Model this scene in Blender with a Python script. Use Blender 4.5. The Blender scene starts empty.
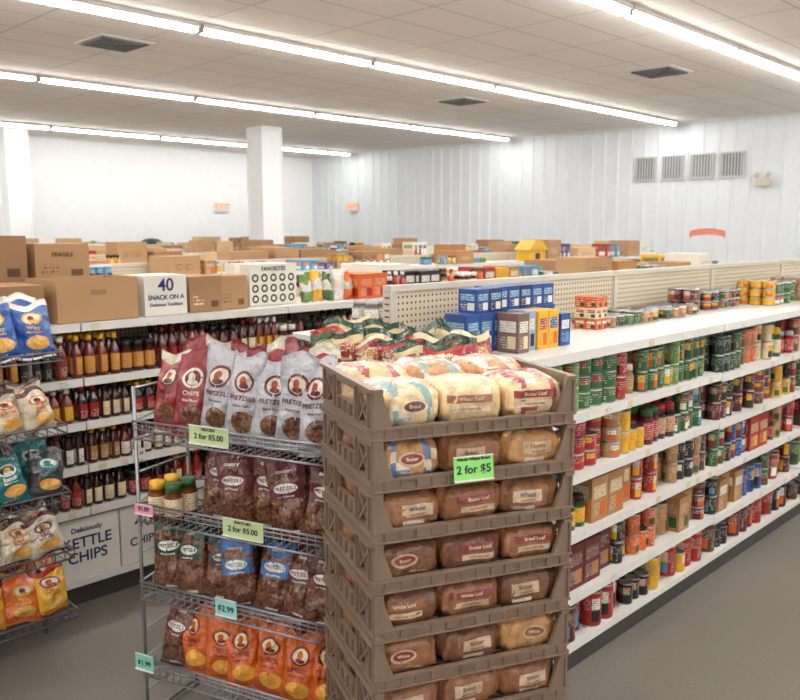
import bpy, math, random
from mathutils import Vector, Matrix
from mathutils.bvhtree import BVHTree
R=random.Random(11)
sc=bpy.context.scene
try:
    sc.view_settings.view_transform='Standard'
    sc.view_settings.look='None'
except Exception: pass
H_CAM=1.8; CEIL=3.9

# ---------------------------------------------------------------- helpers
def lin(r,g,b,a=0.0):
    f=lambda c:(c/255/12.92) if c/255<=0.04045 else ((c/255+0.055)/1.055)**2.4
    return (f(r),f(g),f(b),a)
def jit(c,k=0.12):
    m=1+R.uniform(-k,k)
    return (min(1,c[0]*m),min(1,c[1]*m),min(1,c[2]*m),c[3])
def ink(c,a=1.0): return (c[0],c[1],c[2],a)

class NT:
    def __init__(s,name):
        s.mat=bpy.data.materials.new(name); s.mat.use_nodes=True
        s.t=s.mat.node_tree; s.n=s.t.nodes; s.b=s.n['Principled BSDF']
    def node(s,t,**k):
        n=s.n.new(t)
        for a,v in k.items(): setattr(n,a,v)
        return n
    def link(s,a,b): s.t.links.new(a,b)
    def math(s,op,a,b=None):
        n=s.n.new('ShaderNodeMath'); n.operation=op
        for i,x in enumerate((a,b)):
            if x is None: continue
            if isinstance(x,(int,float)): n.inputs[i].default_value=x
            else: s.link(x,n.inputs[i])
        return n.outputs[0]
    def pos(s):
        g=s.node('ShaderNodeNewGeometry'); x=s.node('ShaderNodeSeparateXYZ')
        s.link(g.outputs['Position'],x.inputs[0]); return g.outputs['Position'],x.outputs
    def mix(s,f,a,b):
        m=s.node('ShaderNodeMix',data_type='RGBA')
        for i,v in ((0,f),(6,a),(7,b)):
            if isinstance(v,(int,float,tuple)): m.inputs[i].default_value=v
            else: s.link(v,m.inputs[i])
        return m.outputs[2]
    def bump(s,scale,strength,dist=0.01,vec=None,detail=2):
        n=s.node('ShaderNodeTexNoise'); n.inputs['Scale'].default_value=scale; n.inputs['Detail'].default_value=detail
        p=vec if vec is not None else s.pos()[0]
        s.link(p,n.inputs['Vector'])
        b=s.node('ShaderNodeBump'); b.inputs['Strength'].default_value=strength; b.inputs['Distance'].default_value=dist
        s.link(n.outputs[0],b.inputs['Height']); s.link(b.outputs[0],s.b.inputs['Normal'])
        return n.outputs[0]

def simple(name,col,rough=0.5,metal=0,emit=None,es=0,bump=None):
    m=NT(name); m.b.inputs['Base Color'].default_value=(*col[:3],1)
    m.b.inputs['Roughness'].default_value=rough; m.b.inputs['Metallic'].default_value=metal
    if emit:
        m.b.inputs['Emission Color'].default_value=(*emit,1); m.b.inputs['Emission Strength'].default_value=es
    n=m.node('ShaderNodeTexNoise'); n.inputs['Scale'].default_value=6
    m.link(m.pos()[0],n.inputs['Vector'])
    a=tuple(c*0.93 for c in col[:3])+(1,)
    m.link(m.mix(n.outputs[0],(*col[:3],1),a),m.b.inputs['Base Color'])
    if bump: m.bump(*bump)
    return m.mat

def pkg(name,rough=0.45,metal=0,bump=None,coat=0,lines=105.0,lw=210.0,amt=0.7):
    m=NT(name)
    at=m.node('ShaderNodeAttribute',attribute_name='Col')
    p,x=m.pos()
    zz=m.math('MULTIPLY',x[2],lines)
    row=m.math('FLOOR',zz); fr=m.math('FRACT',zz)
    ln=m.math('GREATER_THAN',fr,0.5)
    cx=m.node('ShaderNodeCombineXYZ')
    m.link(m.math('MULTIPLY',m.math('ADD',x[0],x[1]),lw),cx.inputs[0])
    m.link(m.math('MULTIPLY',row,7.31),cx.inputs[1])
    m.link(m.math('MULTIPLY',m.math('SUBTRACT',x[0],x[1]),lw*.7),cx.inputs[2])
    nz=m.node('ShaderNodeTexNoise'); nz.inputs['Scale'].default_value=1; nz.inputs['Detail'].default_value=0
    m.link(cx.outputs[0],nz.inputs['Vector'])
    msk=m.math('MULTIPLY',m.math('MULTIPLY',m.math('GREATER_THAN',nz.outputs[0],0.5),ln),m.math('MULTIPLY',at.outputs['Alpha'],amt))
    bw=m.node('ShaderNodeRGBToBW'); m.link(at.outputs['Color'],bw.inputs[0])
    ic=m.mix(m.math('GREATER_THAN',bw.outputs[0],0.25),(0.75,0.72,0.62,1),(0.10,0.05,0.06,1))
    m.link(m.mix(msk,at.outputs['Color'],ic),m.b.inputs['Base Color'])
    m.b.inputs['Roughness'].default_value=rough; m.b.inputs['Metallic'].default_value=metal
    if coat: m.b.inputs['Coat Weight'].default_value=coat; m.b.inputs['Coat Roughness'].default_value=0.15
    if bump: m.bump(*bump)
    return m.mat

M_PAPER=pkg('printed_paper',0.5)
M_FILM=pkg('printed_film',0.24,bump=(26,0.9,0.025,None,3),coat=0.5,lines=170,lw=330,amt=.5)
M_METAL=pkg('tin_metal',0.35,0.9)
M_GLASS=pkg('dark_glass',0.12,coat=0.5)
m=NT('pretzel_window'); v=m.node('ShaderNodeTexVoronoi'); v.inputs['Scale'].default_value=85
m.link(m.pos()[0],v.inputs['Vector'])
m.link(m.mix(v.outputs['Distance'],lin(146,88,52)[:3]+(1,),lin(30,15,11)[:3]+(1,)),m.b.inputs['Base Color'])
m.b.inputs['Roughness'].default_value=0.25; m.b.inputs['Coat Weight'].default_value=0.8; m.b.inputs['Coat Roughness'].default_value=0.1
m.bump(30,0.9,0.025); M_PRETZ=m.mat
m=NT('bread_bag_film'); at=m.node('ShaderNodeAttribute',attribute_name='Col')
n=m.node('ShaderNodeTexNoise'); n.inputs['Scale'].default_value=34; n.inputs['Detail'].default_value=6; n.inputs['Roughness'].default_value=0.65
m.link(m.pos()[0],n.inputs['Vector'])
rmp=m.node('ShaderNodeMapRange'); rmp.inputs[1].default_value=.3; rmp.inputs[2].default_value=.7; rmp.inputs[3].default_value=.62; rmp.inputs[4].default_value=1.2
m.link(n.outputs[0],rmp.inputs[0])
dk=m.node('ShaderNodeMix',data_type='RGBA',blend_type='MULTIPLY'); dk.inputs[0].default_value=1.0
m.link(at.outputs['Color'],dk.inputs[6]); m.link(rmp.outputs[0],dk.inputs[7])
m.link(dk.outputs[2],m.b.inputs['Base Color'])
m.b.inputs['Roughness'].default_value=0.3; m.b.inputs['Coat Weight'].default_value=1.0; m.b.inputs['Coat Roughness'].default_value=0.08
# crinkled clear film: sharper bump on the coat than on the bread beneath
m.bump(22,0.6,0.025,detail=3)
n3=m.node('ShaderNodeTexNoise'); n3.inputs['Scale'].default_value=38; n3.inputs['Detail'].default_value=4; n3.inputs['Distortion'].default_value=1.5; m.link(m.pos()[0],n3.inputs['Vector'])
b3=m.node('ShaderNodeBump'); b3.inputs['Strength'].default_value=1.0; b3.inputs['Distance'].default_value=0.03
m.link(n3.outputs[0],b3.inputs['Height']); m.link(b3.outputs[0],m.b.inputs['Coat Normal'])
M_BREAD=m.mat

M_WHITE=simple('painted_steel_white',(0.76,0.74,0.70),0.4)
M_CREAM=simple('painted_steel_cream',(0.60,0.55,0.46),0.45)
M_DARK=simple('dark_kick',(0.05,0.045,0.04),0.5)
M_WIRE=simple('chrome_wire',(0.34,0.34,0.36),0.3,0.8)
M_BWIRE=simple('dark_wire',(0.12,0.12,0.13),0.4,0.6)
M_TRAY=simple('tray_plastic',lin(126,105,88),0.4,bump=(150,0.1,0.002))
M_CARD=pkg('corrugated_cardboard',0.75,lines=50,lw=100)
M_BLACK=simple('black_rubber',(0.02,0.02,0.02),0.5)
m=NT('pegboard'); p,x=m.pos()
def dots(m,a,b,sp):
    fa=m.math('SUBTRACT',m.math('FRACT',m.math('MULTIPLY',a,1/sp)),0.5)
    fb=m.math('SUBTRACT',m.math('FRACT',m.math('MULTIPLY',b,1/sp)),0.5)
    d=m.math('ADD',m.math('MULTIPLY',fa,fa),m.math('MULTIPLY',fb,fb))
    return m.math('LESS_THAN',d,0.045)
m.link(m.mix(dots(m,x[0],x[2],0.0254),lin(206,192,168)[:3]+(1,),lin(90,76,60)[:3]+(1,)),m.b.inputs['Base Color'])
m.b.inputs['Roughness'].default_value=0.55; M_PEG=m.mat
PK=[M_PAPER,M_FILM,M_METAL,M_GLASS,M_PRETZ,M_BREAD,M_CARD]

def cubefaces(): return [(0,3,2,1),(4,5,6,7),(0,1,5,4),(1,2,6,5),(2,3,7,6),(3,0,4,7)]
class MB:
    def __init__(s,M=None): s.v=[];s.f=[];s.c=[];s.m=[];s.s=[];s.M=M
    def add(s,vs,fs,cols=(0.5,0.5,0.5,0),mat=0,M=None,smooth=False):
        o=len(s.v)
        if M is not None: vs=[M@Vector(v) for v in vs]
        if s.M is not None: vs=[s.M@Vector(v) for v in vs]
        s.v.extend([tuple(v) for v in vs])
        for i,f in enumerate(fs):
            s.f.append(tuple(k+o for k in f))
            s.c.append(cols[i] if isinstance(cols,list) else cols)
            s.m.append(mat[i] if isinstance(mat,list) else mat)
            s.s.append(smooth)
    def box(s,x0,x1,y0,y1,z0,z1,col=(0.5,0.5,0.5,0),mat=0,M=None):
        s.add([(x0,y0,z0),(x1,y0,z0),(x1,y1,z0),(x0,y1,z0),(x0,y0,z1),(x1,y0,z1),(x1,y1,z1),(x0,y1,z1)],cubefaces(),col,mat,M)
    def tube(s,a,b,r,col=(0.5,0.5,0.5,0),mat=0,n=6):
        a=Vector(a);b=Vector(b);d=(b-a).normalized()
        u=d.cross(Vector((0,0,1)) if abs(d.z)<0.9 else Vector((1,0,0))).normalized(); w=d.cross(u)
        vs=[]
        for p in (a,b):
            for i in range(n):
                t=2*math.pi*i/n; vs.append(p+u*math.cos(t)*r+w*math.sin(t)*r)
        fs=[(i,(i+1)%n,(i+1)%n+n,i+n) for i in range(n)]+[tuple(range(n-1,-1,-1)),tuple(range(n,2*n))]
        s.add(vs,fs,col,mat,smooth=True)
    def lathe(s,x,y,z,prof,n=12,rot=0,colf=None,M=None,mats=None):
        vs=[];fs=[];cs=[];ms=[]
        for (r,h,c) in prof:
            r=max(r,0.0004)
            for i in range(n):
                t=2*math.pi*(i+0.5)/n+rot
                vs.append((x+r*math.cos(t),y+r*math.sin(t),z+h))
        for k in range(len(prof)-1):
            for i in range(n):
                j=(i+1)%n
                fs.append((k*n+i,k*n+j,(k+1)*n+j,(k+1)*n+i))
                c=prof[k][2]
                if colf:
                    q=colf(k,i)
                    if q is not None: c=q
                cs.append(c); ms.append(mats[k] if mats else 0)
        s.add(vs,fs,cs,ms,M,smooth=True)
    def pbox(s,x0,x1,y0,y1,z0,z1,c1,c2,c3=None,mat=0,M=None):
        c3=c3 or c2
        s.add([(x0,y0,z0),(x1,y0,z0),(x1,y1,z0),(x0,y1,z0),(x0,y0,z1),(x1,y0,z1),(x1,y1,z1),(x0,y1,z1)],[(0,3,2,1),(4,5,6,7)],c1,mat,M)
        us=(0,.12,.5,.88,1); ws=(0,.10,.42,.52,.80,1)
        def art(P,Q):
            vs=[];fs=[];cs=[]
            for w in ws:
                for u in us: vs.append((P[0]+(Q[0]-P[0])*u,P[1]+(Q[1]-P[1])*u,z0+(z1-z0)*w))
            for b in range(5):
                for a in range(4):
                    fs.append((b*5+a,b*5+a+1,b*5+a+6,b*5+a+5))
                    c=c1
                    if a==1 and b==1: c=ink(c1,1)
                    if a==2 and b==1: c=ink(c3,0)
                    if a in(1,2) and b==3: c=ink(c2,1)
                    cs.append(c)
            s.add(vs,fs,cs,mat,M)
        art((x0,y0),(x1,y0)); art((x1,y0),(x1,y1)); art((x1,y1),(x0,y1)); art((x0,y1),(x0,y0))
    def build(s,name,mats,parent=None):
        xs=[v[0] for v in s.v]; ys=[v[1] for v in s.v]; zs=[v[2] for v in s.v]
        o=Vector(((min(xs)+max(xs))/2,(min(ys)+max(ys))/2,min(zs)))
        me=bpy.data.meshes.new(name)
        me.from_pydata([(v[0]-o.x,v[1]-o.y,v[2]-o.z) for v in s.v],[],s.f)
        for mt in mats: me.materials.append(mt)
        me.polygons.foreach_set('material_index',s.m)
        me.polygons.foreach_set('use_smooth',s.s)
        ca=me.color_attributes.new('Col','FLOAT_COLOR','CORNER')
        buf=[]
        for f,c in zip(s.f,s.c):
            c=tuple(c) if len(c)==4 else tuple(c)+(0,)
            buf.extend(c*len(f))
        ca.data.foreach_set('color',buf)
        me.update()
        ob=bpy.data.objects.new(name,me); sc.collection.objects.link(ob)
        ob.location=o
        if parent: ob.parent=parent; ob.matrix_parent_inverse=parent.matrix_world.inverted()
        return ob
def empty(name,loc=(0,0,0)):
    e=bpy.data.objects.new(name,None); e.location=loc; e.empty_display_size=0.1
    sc.collection.objects.link(e); bpy.context.view_layer.update(); return e
def text(s,M,size,mat,parent,name='lettering',align='CENTER'):
    cu=bpy.data.curves.new(name,'FONT'); cu.body=s; cu.size=size; cu.align_x=align; cu.align_y='CENTER'; cu.extrude=0.0006; cu.offset=size*0.015
    ob=bpy.data.objects.new(name,cu); cu.materials.append(mat); sc.collection.objects.link(ob)
    ob.parent=parent; bpy.context.view_layer.update()
    ob.matrix_parent_inverse=parent.matrix_world.inverted(); ob.matrix_basis=M@Matrix.Rotation(math.pi/2,4,'X')
    return ob
T=Matrix.Translation
def RZ(a): return Matrix.Rotation(math.radians(a),4,'Z')
def RX(a): return Matrix.Rotation(math.radians(a),4,'X')
def RY(a): return Matrix.Rotation(math.radians(a),4,'Y')
M_INKD=simple('ink_dark',(0.02,0.03,0.03),0.6)
M_INKB=simple('ink_blue',lin(28,45,95),0.6)
M_INKN=simple('ink_brown',lin(75,45,25),0.6)

# decals: flat art wrapped on to the real surface of a bag / loaf
_tc={}
def glyphs(s):
    if s in _tc: return _tc[s]
    cu=bpy.data.curves.new('tmp','FONT'); cu.body=s; cu.size=1; cu.align_x='CENTER'; cu.align_y='CENTER'; cu.offset=0.02; cu.resolution_u=3
    ob=bpy.data.objects.new('tmp',cu); sc.collection.objects.link(ob)
    dg=bpy.context.evaluated_depsgraph_get(); me=ob.evaluated_get(dg).to_mesh()
    r=([(v.co.x,v.co.y) for v in me.vertices],[tuple(p.vertices) for p in me.polygons])
    ob.evaluated_get(dg).to_mesh_clear(); bpy.data.objects.remove(ob); bpy.data.curves.remove(cu)
    _tc[s]=r; return r
def decal(mb,bvh,M,pts,fs,col,off,mat=1):
    out=[];ok=[]
    for (x,z) in pts:
        h=bvh.ray_cast(Vector((x,-1,z)),Vector((0,1,0)))
        if h[0] is None: out.append((x,0,z)); ok.append(False)
        else: out.append((x,h[0].y-off,z)); ok.append(True)
    mb.add(out,[f for f in fs if all(ok[i] for i in f)],col,mat,M,smooth=True)
def d_text(mb,bvh,M,s,x,z,size,col,off=.0022,mat=1,sl=0):
    p,f=glyphs(s); decal(mb,bvh,M,[(x+a*size,z+b*size+sl*a*size) for a,b in p],f,col,off,mat)
def d_ell(mb,bvh,M,x,z,rx,rz,col,off=.0012,mat=1,n=22,k=5):
    pts=[(x,z)]+[(x+rx*j/k*math.cos(6.2832*i/n),z+rz*j/k*math.sin(6.2832*i/n)) for j in range(1,k+1) for i in range(n)]
    fs=[(0,1+i,1+(i+1)%n) for i in range(n)]+[(1+j*n+i,1+(j+1)*n+i,1+(j+1)*n+(i+1)%n,1+j*n+(i+1)%n) for j in range(k-1) for i in range(n)]
    decal(mb,bvh,M,pts,fs,col,off,mat)
def d_rect(mb,bvh,M,x,z,hw,hh,col,off=.0012,mat=1,nx=12,nz=6):
    pts=[(x-hw+2*hw*i/nx,z-hh+2*hh*j/nz) for j in range(nz+1) for i in range(nx+1)]
    fs=[(j*(nx+1)+i,j*(nx+1)+i+1,(j+1)*(nx+1)+i+1,(j+1)*(nx+1)+i) for j in range(nz) for i in range(nx)]
    decal(mb,bvh,M,pts,fs,col,off,mat)

# ---------------------------------------------------------------- room
X0,X1,Y0,Y1=-5.0,15.8,-4.5,18.9
m=NT('floor_concrete'); p,x=m.pos()
n1=m.node('ShaderNodeTexNoise'); n1.inputs['Scale'].default_value=0.8; n1.inputs['Detail'].default_value=6; m.link(p,n1.inputs['Vector'])
n2=m.node('ShaderNodeTexNoise'); n2.inputs['Scale'].default_value=70; n2.inputs['Detail'].default_value=4; m.link(p,n2.inputs['Vector'])
c=m.mix(n1.outputs[0],lin(116,109,101)[:3]+(1,),lin(148,140,131)[:3]+(1,))
c2=m.mix(m.math('MULTIPLY',n2.outputs[0],0.5),c,lin(78,72,66)[:3]+(1,))
m.link(c2,m.b.inputs['Base Color']); m.b.inputs['Roughness'].default_value=0.28; M_FLOOR=m.mat
m=NT('ceiling_tiles'); p,x=m.pos()
g1=m.math('LESS_THAN',m.math('FRACT',m.math('MULTIPLY',x[0],1/1.22)),0.02)
g2=m.math('LESS_THAN',m.math('FRACT',m.math('MULTIPLY',x[1],1/0.61)),0.04)
g=m.math('MAXIMUM',g1,g2)
n1=m.node('ShaderNodeTexNoise'); n1.inputs['Scale'].default_value=0.5; n1.inputs['Detail'].default_value=2; m.link(p,n1.inputs['Vector'])
c=m.mix(n1.outputs[0],lin(236,230,223)[:3]+(1,),lin(226,219,211)[:3]+(1,))
m.link(m.mix(g,c,lin(200,192,183)[:3]+(1,)),m.b.inputs['Base Color']); m.b.inputs['Roughness'].default_value=0.9
m.bump(60,0.15,0.01); M_CEIL=m.mat
M_WALLW=simple('wall_paint',lin(246,247,247),0.6)
M_METALW=simple('wall_metal_panel',lin(228,233,237),0.55)

def plain(name,a,mat):
    mb=MB(); mb.box(*a,mat=0); return mb.build(name,[mat])
plain('floor',(X0,X1,Y0,Y1,-0.1,0),M_FLOOR)
plain('ceiling',(X0,X1,Y0,Y1,CEIL,CEIL+0.1),M_CEIL)
plain('wall_left',(X0,X1,Y1,Y1+0.1,0,CEIL),M_WALLW)
plain('wall_right',(X0,X1,Y0-0.1,Y0,0,CEIL),M_WALLW)
plain('wall_rear',(X0-0.1,X0,Y0,Y1,0,CEIL),M_WALLW)
RB=0.020
mb=MB(); mb.box(X1,X1+0.1,Y0,Y1,0,CEIL)
y=Y0+0.1
while y<Y1-0.05:
    mb.add([(X1,y,0),(X1-RB,y+0.02,0),(X1-RB,y+0.05,0),(X1,y+0.07,0),(X1,y,CEIL),(X1-RB,y+0.02,CEIL),(X1-RB,y+0.05,CEIL),(X1,y+0.07,CEIL)],[(0,4,5,1),(1,5,6,2),(2,6,7,3)])
    y+=0.305
mb.build('wall_far',[M_METALW])
mb=MB(); mb.box(X1-0.029,X1-RB-.001,Y0,Y1,0,0.12); mb.build('baseboard_far',[M_WHITE])
mb=MB(); mb.box(X0,X1-0.04,Y1-0.015,Y1,0,0.12); mb.build('baseboard_left',[M_WHITE])
mb=MB(); mb.box(X0,X1-0.04,Y1-0.03,Y1,CEIL-0.05,CEIL); mb.build('trim_1',[M_WHITE])
mb=MB(); mb.box(X1-0.05,X1-RB-.001,Y0,Y1-0.03,CEIL-0.05,CEIL); mb.build('trim_2',[M_WHITE])

M_LAMP=simple('fluorescent_lens',(0.9,0.9,0.9),0.4,emit=(1.0,0.985,0.96),es=39)
for yy in (-2.6,0.7,4.2,7.7,11.7,17.0):
    mb=MB(); xx=X0+0.2
    while xx<X1-1.0:
        xe=min(xx+2.40,X1-0.3)
        mb.box(xx,xe,yy-0.085,yy+0.085,CEIL-0.045,CEIL-0.001,mat=0)
        mb.box(xx,xx+.02,yy-0.06,yy+0.06,CEIL-0.085,CEIL-0.046,mat=0); mb.box(xe-.02,xe,yy-0.06,yy+0.06,CEIL-0.085,CEIL-0.046,mat=0)
        mb.box(xx+0.021,xe-0.021,yy-0.047,yy+0.047,CEIL-0.08,CEIL-0.046,mat=1)
        xx+=2.44
    mb.build('fluorescent_light',[M_WHITE,M_LAMP])

for (cx,cy,w) in ((10.6,14.2,0.24),(7.1,18.2,0.22)):
    mb=MB(); mb.box(cx-w,cx+w,cy-w,cy+w,0,CEIL-0.001); mb.box(cx-w-0.02,cx+w+0.02,cy-w-0.02,cy+w+0.02,0,0.12)
    mb.box(cx-w-0.02,cx+w+0.02,cy-w-0.02,cy+w+0.02,CEIL-0.10,CEIL-0.002)
    for sx in (-1,1):
        for sy in (-1,1): mb.box(cx+sx*w-0.02,cx+sx*w+0.02,cy+sy*w-0.02,cy+sy*w+0.02,0.12,CEIL-0.1)
    mb.build('support_column',[M_WALLW])
M_VENT=simple('vent_grey',lin(112,114,114),0.5)
M_SLAT=simple('vent_slat',lin(200,202,202),0.5)
xf=X1-RB-.001
for k in range(4):
    ya=6.40+k*0.59; mb=MB()
    mb.box(xf-0.03,xf,ya,ya+0.47,2.80,2.83,mat=0); mb.box(xf-0.03,xf,ya,ya+0.47,3.25,3.28,mat=0)
    mb.box(xf-0.03,xf,ya,ya+0.03,2.83,3.25,mat=0); mb.box(xf-0.03,xf,ya+0.44,ya+0.47,2.83,3.25,mat=0)
    mb.box(xf-0.004,xf,ya+0.03,ya+0.44,2.83,3.25,mat=1)
    for i in range(7):
        yy=ya+0.055+i*0.058
        mb.box(xf-0.016,xf-0.006,yy,yy+0.022,2.83,3.25,mat=2)
    mb.build('wall_vent',[M_SLAT,M_VENT,M_SLAT])
for (vx,vy) in ((4.75,9.1),(10.6,5.5),(10.7,9.0)):
    mb=MB(); z=CEIL
    mb.box(vx-0.32,vx+0.32,vy-0.32,vy+0.32,z-0.012,z-0.001,mat=0)
    for i in range(5):
        a=0.27-i*0.05
        mb.box(vx-a,vx+a,vy-a,vy-a+0.02,z-0.03,z-0.012,mat=1); mb.box(vx-a,vx+a,vy+a-0.02,vy+a,z-0.03,z-0.012,mat=1)
        mb.box(vx-a,vx-a+0.02,vy-a,vy+a,z-0.03,z-0.012,mat=1); mb.box(vx+a-0.02,vx+a,vy-a,vy+a,z-0.03,z-0.012,mat=1)
    mb.build('ceiling_vent',[M_WHITE,M_VENT])
M_EXIT=simple('exit_letters',(0.9,0.25,0.06),0.5,emit=(1,0.28,0.08),es=0.7)
e=empty('exit_sign',(X1-0.1,17.1,2.46))
mb=MB(); mb.box(X1-0.09,xf,16.92,17.28,2.36,2.56); mb.box(X1-0.095,X1-0.09,16.90,17.30,2.34,2.58); mb.build('housing',[M_WHITE],e)
text('EXIT',T((X1-0.097,17.1,2.46))@RZ(-90),0.22,M_EXIT,e)
e=empty('exit_sign',(12.65,Y1-0.05,2.42))
mb=MB(); mb.box(12.45,12.85,Y1-0.06,Y1-0.001,2.32,2.52); mb.box(12.43,12.87,Y1-0.07,Y1-0.06,2.30,2.54); mb.build('housing',[M_WHITE],e)
text('EXIT',T((12.65,Y1-0.072,2.42)),0.22,M_EXIT,e)
mb=MB()
mb.box(xf-0.1,xf,5.88,6.16,2.62,2.76,mat=0)
for yy in (5.92,6.12):
    mb.M=T((xf-0.06,yy,2.80))@RY(-70); mb.lathe(0,0,0,[(0.0,0,(0.5,)*4),(0.03,0,(0.5,)*4),(0.055,0.06,(0.5,)*4),(0.0,0.065,(0.5,)*4)],12); mb.M=None
    mb.box(xf-0.07,xf-0.05,yy-0.01,yy+0.01,2.76,2.80,mat=0)
mb.build('emergency_light',[M_CREAM])

# ---------------------------------------------------------------- palettes
WHT=lin(226,221,210); CRM=lin(218,200,162); RED=lin(158,32,28); DRED=lin(90,20,25); GRN=lin(44,90,42); DGRN=lin(26,58,36)
YEL=lin(220,168,42); ORG=lin(202,94,30); BLU=lin(32,72,136); LBL=lin(80,136,174); NVY=lin(26,44,96); BLK=lin(28,24,26); BRN=lin(86,52,34)
TAN=lin(166,122,76); TEAL=lin(40,130,130); SIL=lin(176,176,174); LGRN=lin(96,132,60)
CARD=lin(172,134,96); CARD2=lin(154,116,82)
PAL=[WHT,CRM,RED,RED,DRED,GRN,DGRN,YEL,ORG,BLU,BLK,BRN,TAN,SIL,LGRN,DRED]

# ---------------------------------------------------------------- gondola
def gondola(name,x0,x1,yf,yp,shelves,top,brk,double=True,backtop=None,step=0.0,frontmat=0):
    mb=MB()
    mb.box(x0,x1,yp-0.012,yp+0.012,0.1,top,mat=1)
    mb.box(x0,x1,yp-0.02,yp+0.02,top,top+0.025,mat=2)
    for b in brk: mb.box(b-0.018,b+0.018,yp-0.024,yp+0.024,0.0,top+0.026,mat=2)
    for sgn in ((1,-1) if double else (1,)):
        f=lambda y:(y if sgn==1 else 2*yp-y)
        def bx(a,b,ya,yb,z0,z1,mat,col=(0.5,0.5,0.5,0)):
            ya,yb=f(ya),f(yb); mb.box(a,b,min(ya,yb),max(ya,yb),z0,z1,col,mat)
        bx(x0,x1,yf+0.03,yf+0.05,0,0.10,3)
        bx(x0,x1,yf,yp-0.025,0.10,0.13,frontmat)
        for i,z in enumerate(shelves):
            for k in range(len(brk)-1):
                a,b=brk[k],brk[k+1]; dz=(step if k%2 else 0)*(0 if i==0 else 1)
                zz=z+dz
                bx(a+0.004,b-0.004,yf,yp-0.025,zz-0.022,zz,frontmat)
                bx(a+0.004,b-0.004,yf-0.012,yf,zz-0.034,zz+0.004,frontmat)
                for e2 in (a+0.012,b-0.012):
                    vs=[(e2-0.003,f(yp-0.026),zz-0.12),(e2-0.003,f(yf+0.06),zz-0.023),(e2-0.003,f(yp-0.026),zz-0.023),(e2+0.003,f(yp-0.026),zz-0.12),(e2+0.003,f(yf+0.06),zz-0.023),(e2+0.003,f(yp-0.026),zz-0.023)]
                    mb.add(vs,[(0,1,2),(5,4,3),(0,3,4,1),(1,4,5,2),(2,5,3,0)],mat=0)
                if sgn==1 and a<8:
                    x=a+0.05
                    while x<b-0.07:
                        if R.random()<0.6:
                            bx(x,x+0.04,yf-0.0135,yf-0.0121,zz-0.030,zz-0.002,4,R.choice([WHT,WHT,WHT,CRM,WHT,ink(WHT,1)]))
                        x+=R.uniform(0.09,0.18)
    return mb.build(name,[M_WHITE,M_PEG,M_CREAM,M_DARK,M_PAPER])

def can(mb,x,y,z,r,h,c,c2,n=12,rot=0,c3=None):
    c3=c3 or c
    prof=[(0,0.001,SIL),(r*0.97,0.001,SIL),(r,0.005,c),(r,h*0.14,c),(r,h*0.48,c),(r,h*0.82,c),(r,h-0.005,SIL),(r*0.97,h,SIL),(r*0.9,h-0.003,SIL),(0,h-0.003,SIL)]
    def cf(k,i):
        q=(i+rot)%6
        if k==3: return c3 if q in (0,1) else (ink(c,1) if q==3 else None)
        if k==4 and q in (0,1): return ink(c2,1)
        if k==4: return ink(c,.7)
        return None
    mb.lathe(x,y,z,prof,n,0,cf,mats=[2,2,0,0,0,0,2,2,2])
def jar(mb,x,y,z,r,h,c,lid,lab,n=12):
    prof=[(0,0.001,c),(r,0.001,c),(r,h*0.15,ink(lab,0.8)),(r,h*0.62,c),(r*0.78,h*0.8,c),(r*0.82,h*0.8,lid),(r*0.82,h*0.99,lid),(0,h,lid)]
    mb.lathe(x,y,z,prof,n,0,mats=[3,3,0,3,0,0,0])
def bottle(mb,x,y,z,r,h,c,cap,lab,n=10):
    prof=[(0,0.001,c),(r,0.001,c),(r,h*0.1,ink(lab,0.9)),(r,h*0.32,lab),(r,h*0.50,c),(r*0.85,h*0.64,c),(r*0.4,h*0.78,c),(r*0.38,h*0.86,cap),(r*0.5,h*0.86,cap),(r*0.5,h*0.995,cap),(0,h,cap)]
    def cf(k,i):
        if k in(2,3) and i%5==4: return c
    mb.lathe(x,y,z,prof,n,R.uniform(0,1),cf,mats=[3,3,0,0,3,3,3,0,0,0])
def bag(mb,M,w,h,d,colf,nx=10,nz=16,seed=0,want=False):
    q=random.Random(seed); a1,a2,a3,a4=[q.uniform(0,6.28) for _ in range(4)]
    vs=[];idx={}
    def tv(v):
        if v<0.05 or v>0.94: return 0.02
        k=(v-0.05)/0.89; return max(0.02,(math.sin(math.pi*min(1,k*0.98+0.01)))**0.5*(1.15-0.38*k))
    for side in (0,1):
        for j in range(nz+1):
            v=j/nz
            ww=w*(1-0.08*math.sin(math.pi*v)+0.02*math.sin(9*v+a4)-0.05*max(0,v-.7)/.3)
            for i in range(nx+1):
                u=i/nx
                if side==1 and i in (0,nx): idx[(1,i,j)]=idx[(0,i,j)]; continue
                t=d/2*max(0,(1-abs(2*u-1)**2.4))**0.6*tv(v)
                t*=1+0.14*math.sin(9*u+7*v+a1)+0.12*math.sin(17*v+a2-6*u)+0.08*math.sin(26*u+a4)
                bend=0.03*math.sin(2*(u-.5)+a4)*(v if v>.7 else v*.5)+0.010*math.sin(11*u+a1)*max(0,v-.75)*4
                zz=h*v+0.014*math.sin(6*u+a3)*(1 if v>0.5 else 0.3)
                idx[(side,i,j)]=len(vs)
                vs.append(((u-0.5)*ww,(-t if side==0 else t)+bend,zz))
    fs=[];cs=[];ms=[]
    for side in (0,1):
        for j in range(nz):
            for i in range(nx):
                A,B,C,D=idx[(side,i,j)],idx[(side,i+1,j)],idx[(side,i+1,j+1)],idx[(side,i,j+1)]
                fs.append((A,B,C,D) if side==0 else (A,D,C,B))
                c,mt=colf((i+.5)/nx,(j+.5)/nz); cs.append(c); ms.append(mt)
    mb.add(vs,fs,cs,ms,M,smooth=True)
    if want: return BVHTree.FromPolygons([Vector(v) for v in vs],fs)
def spow(a,p): return math.copysign(abs(a)**p,a)
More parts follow.
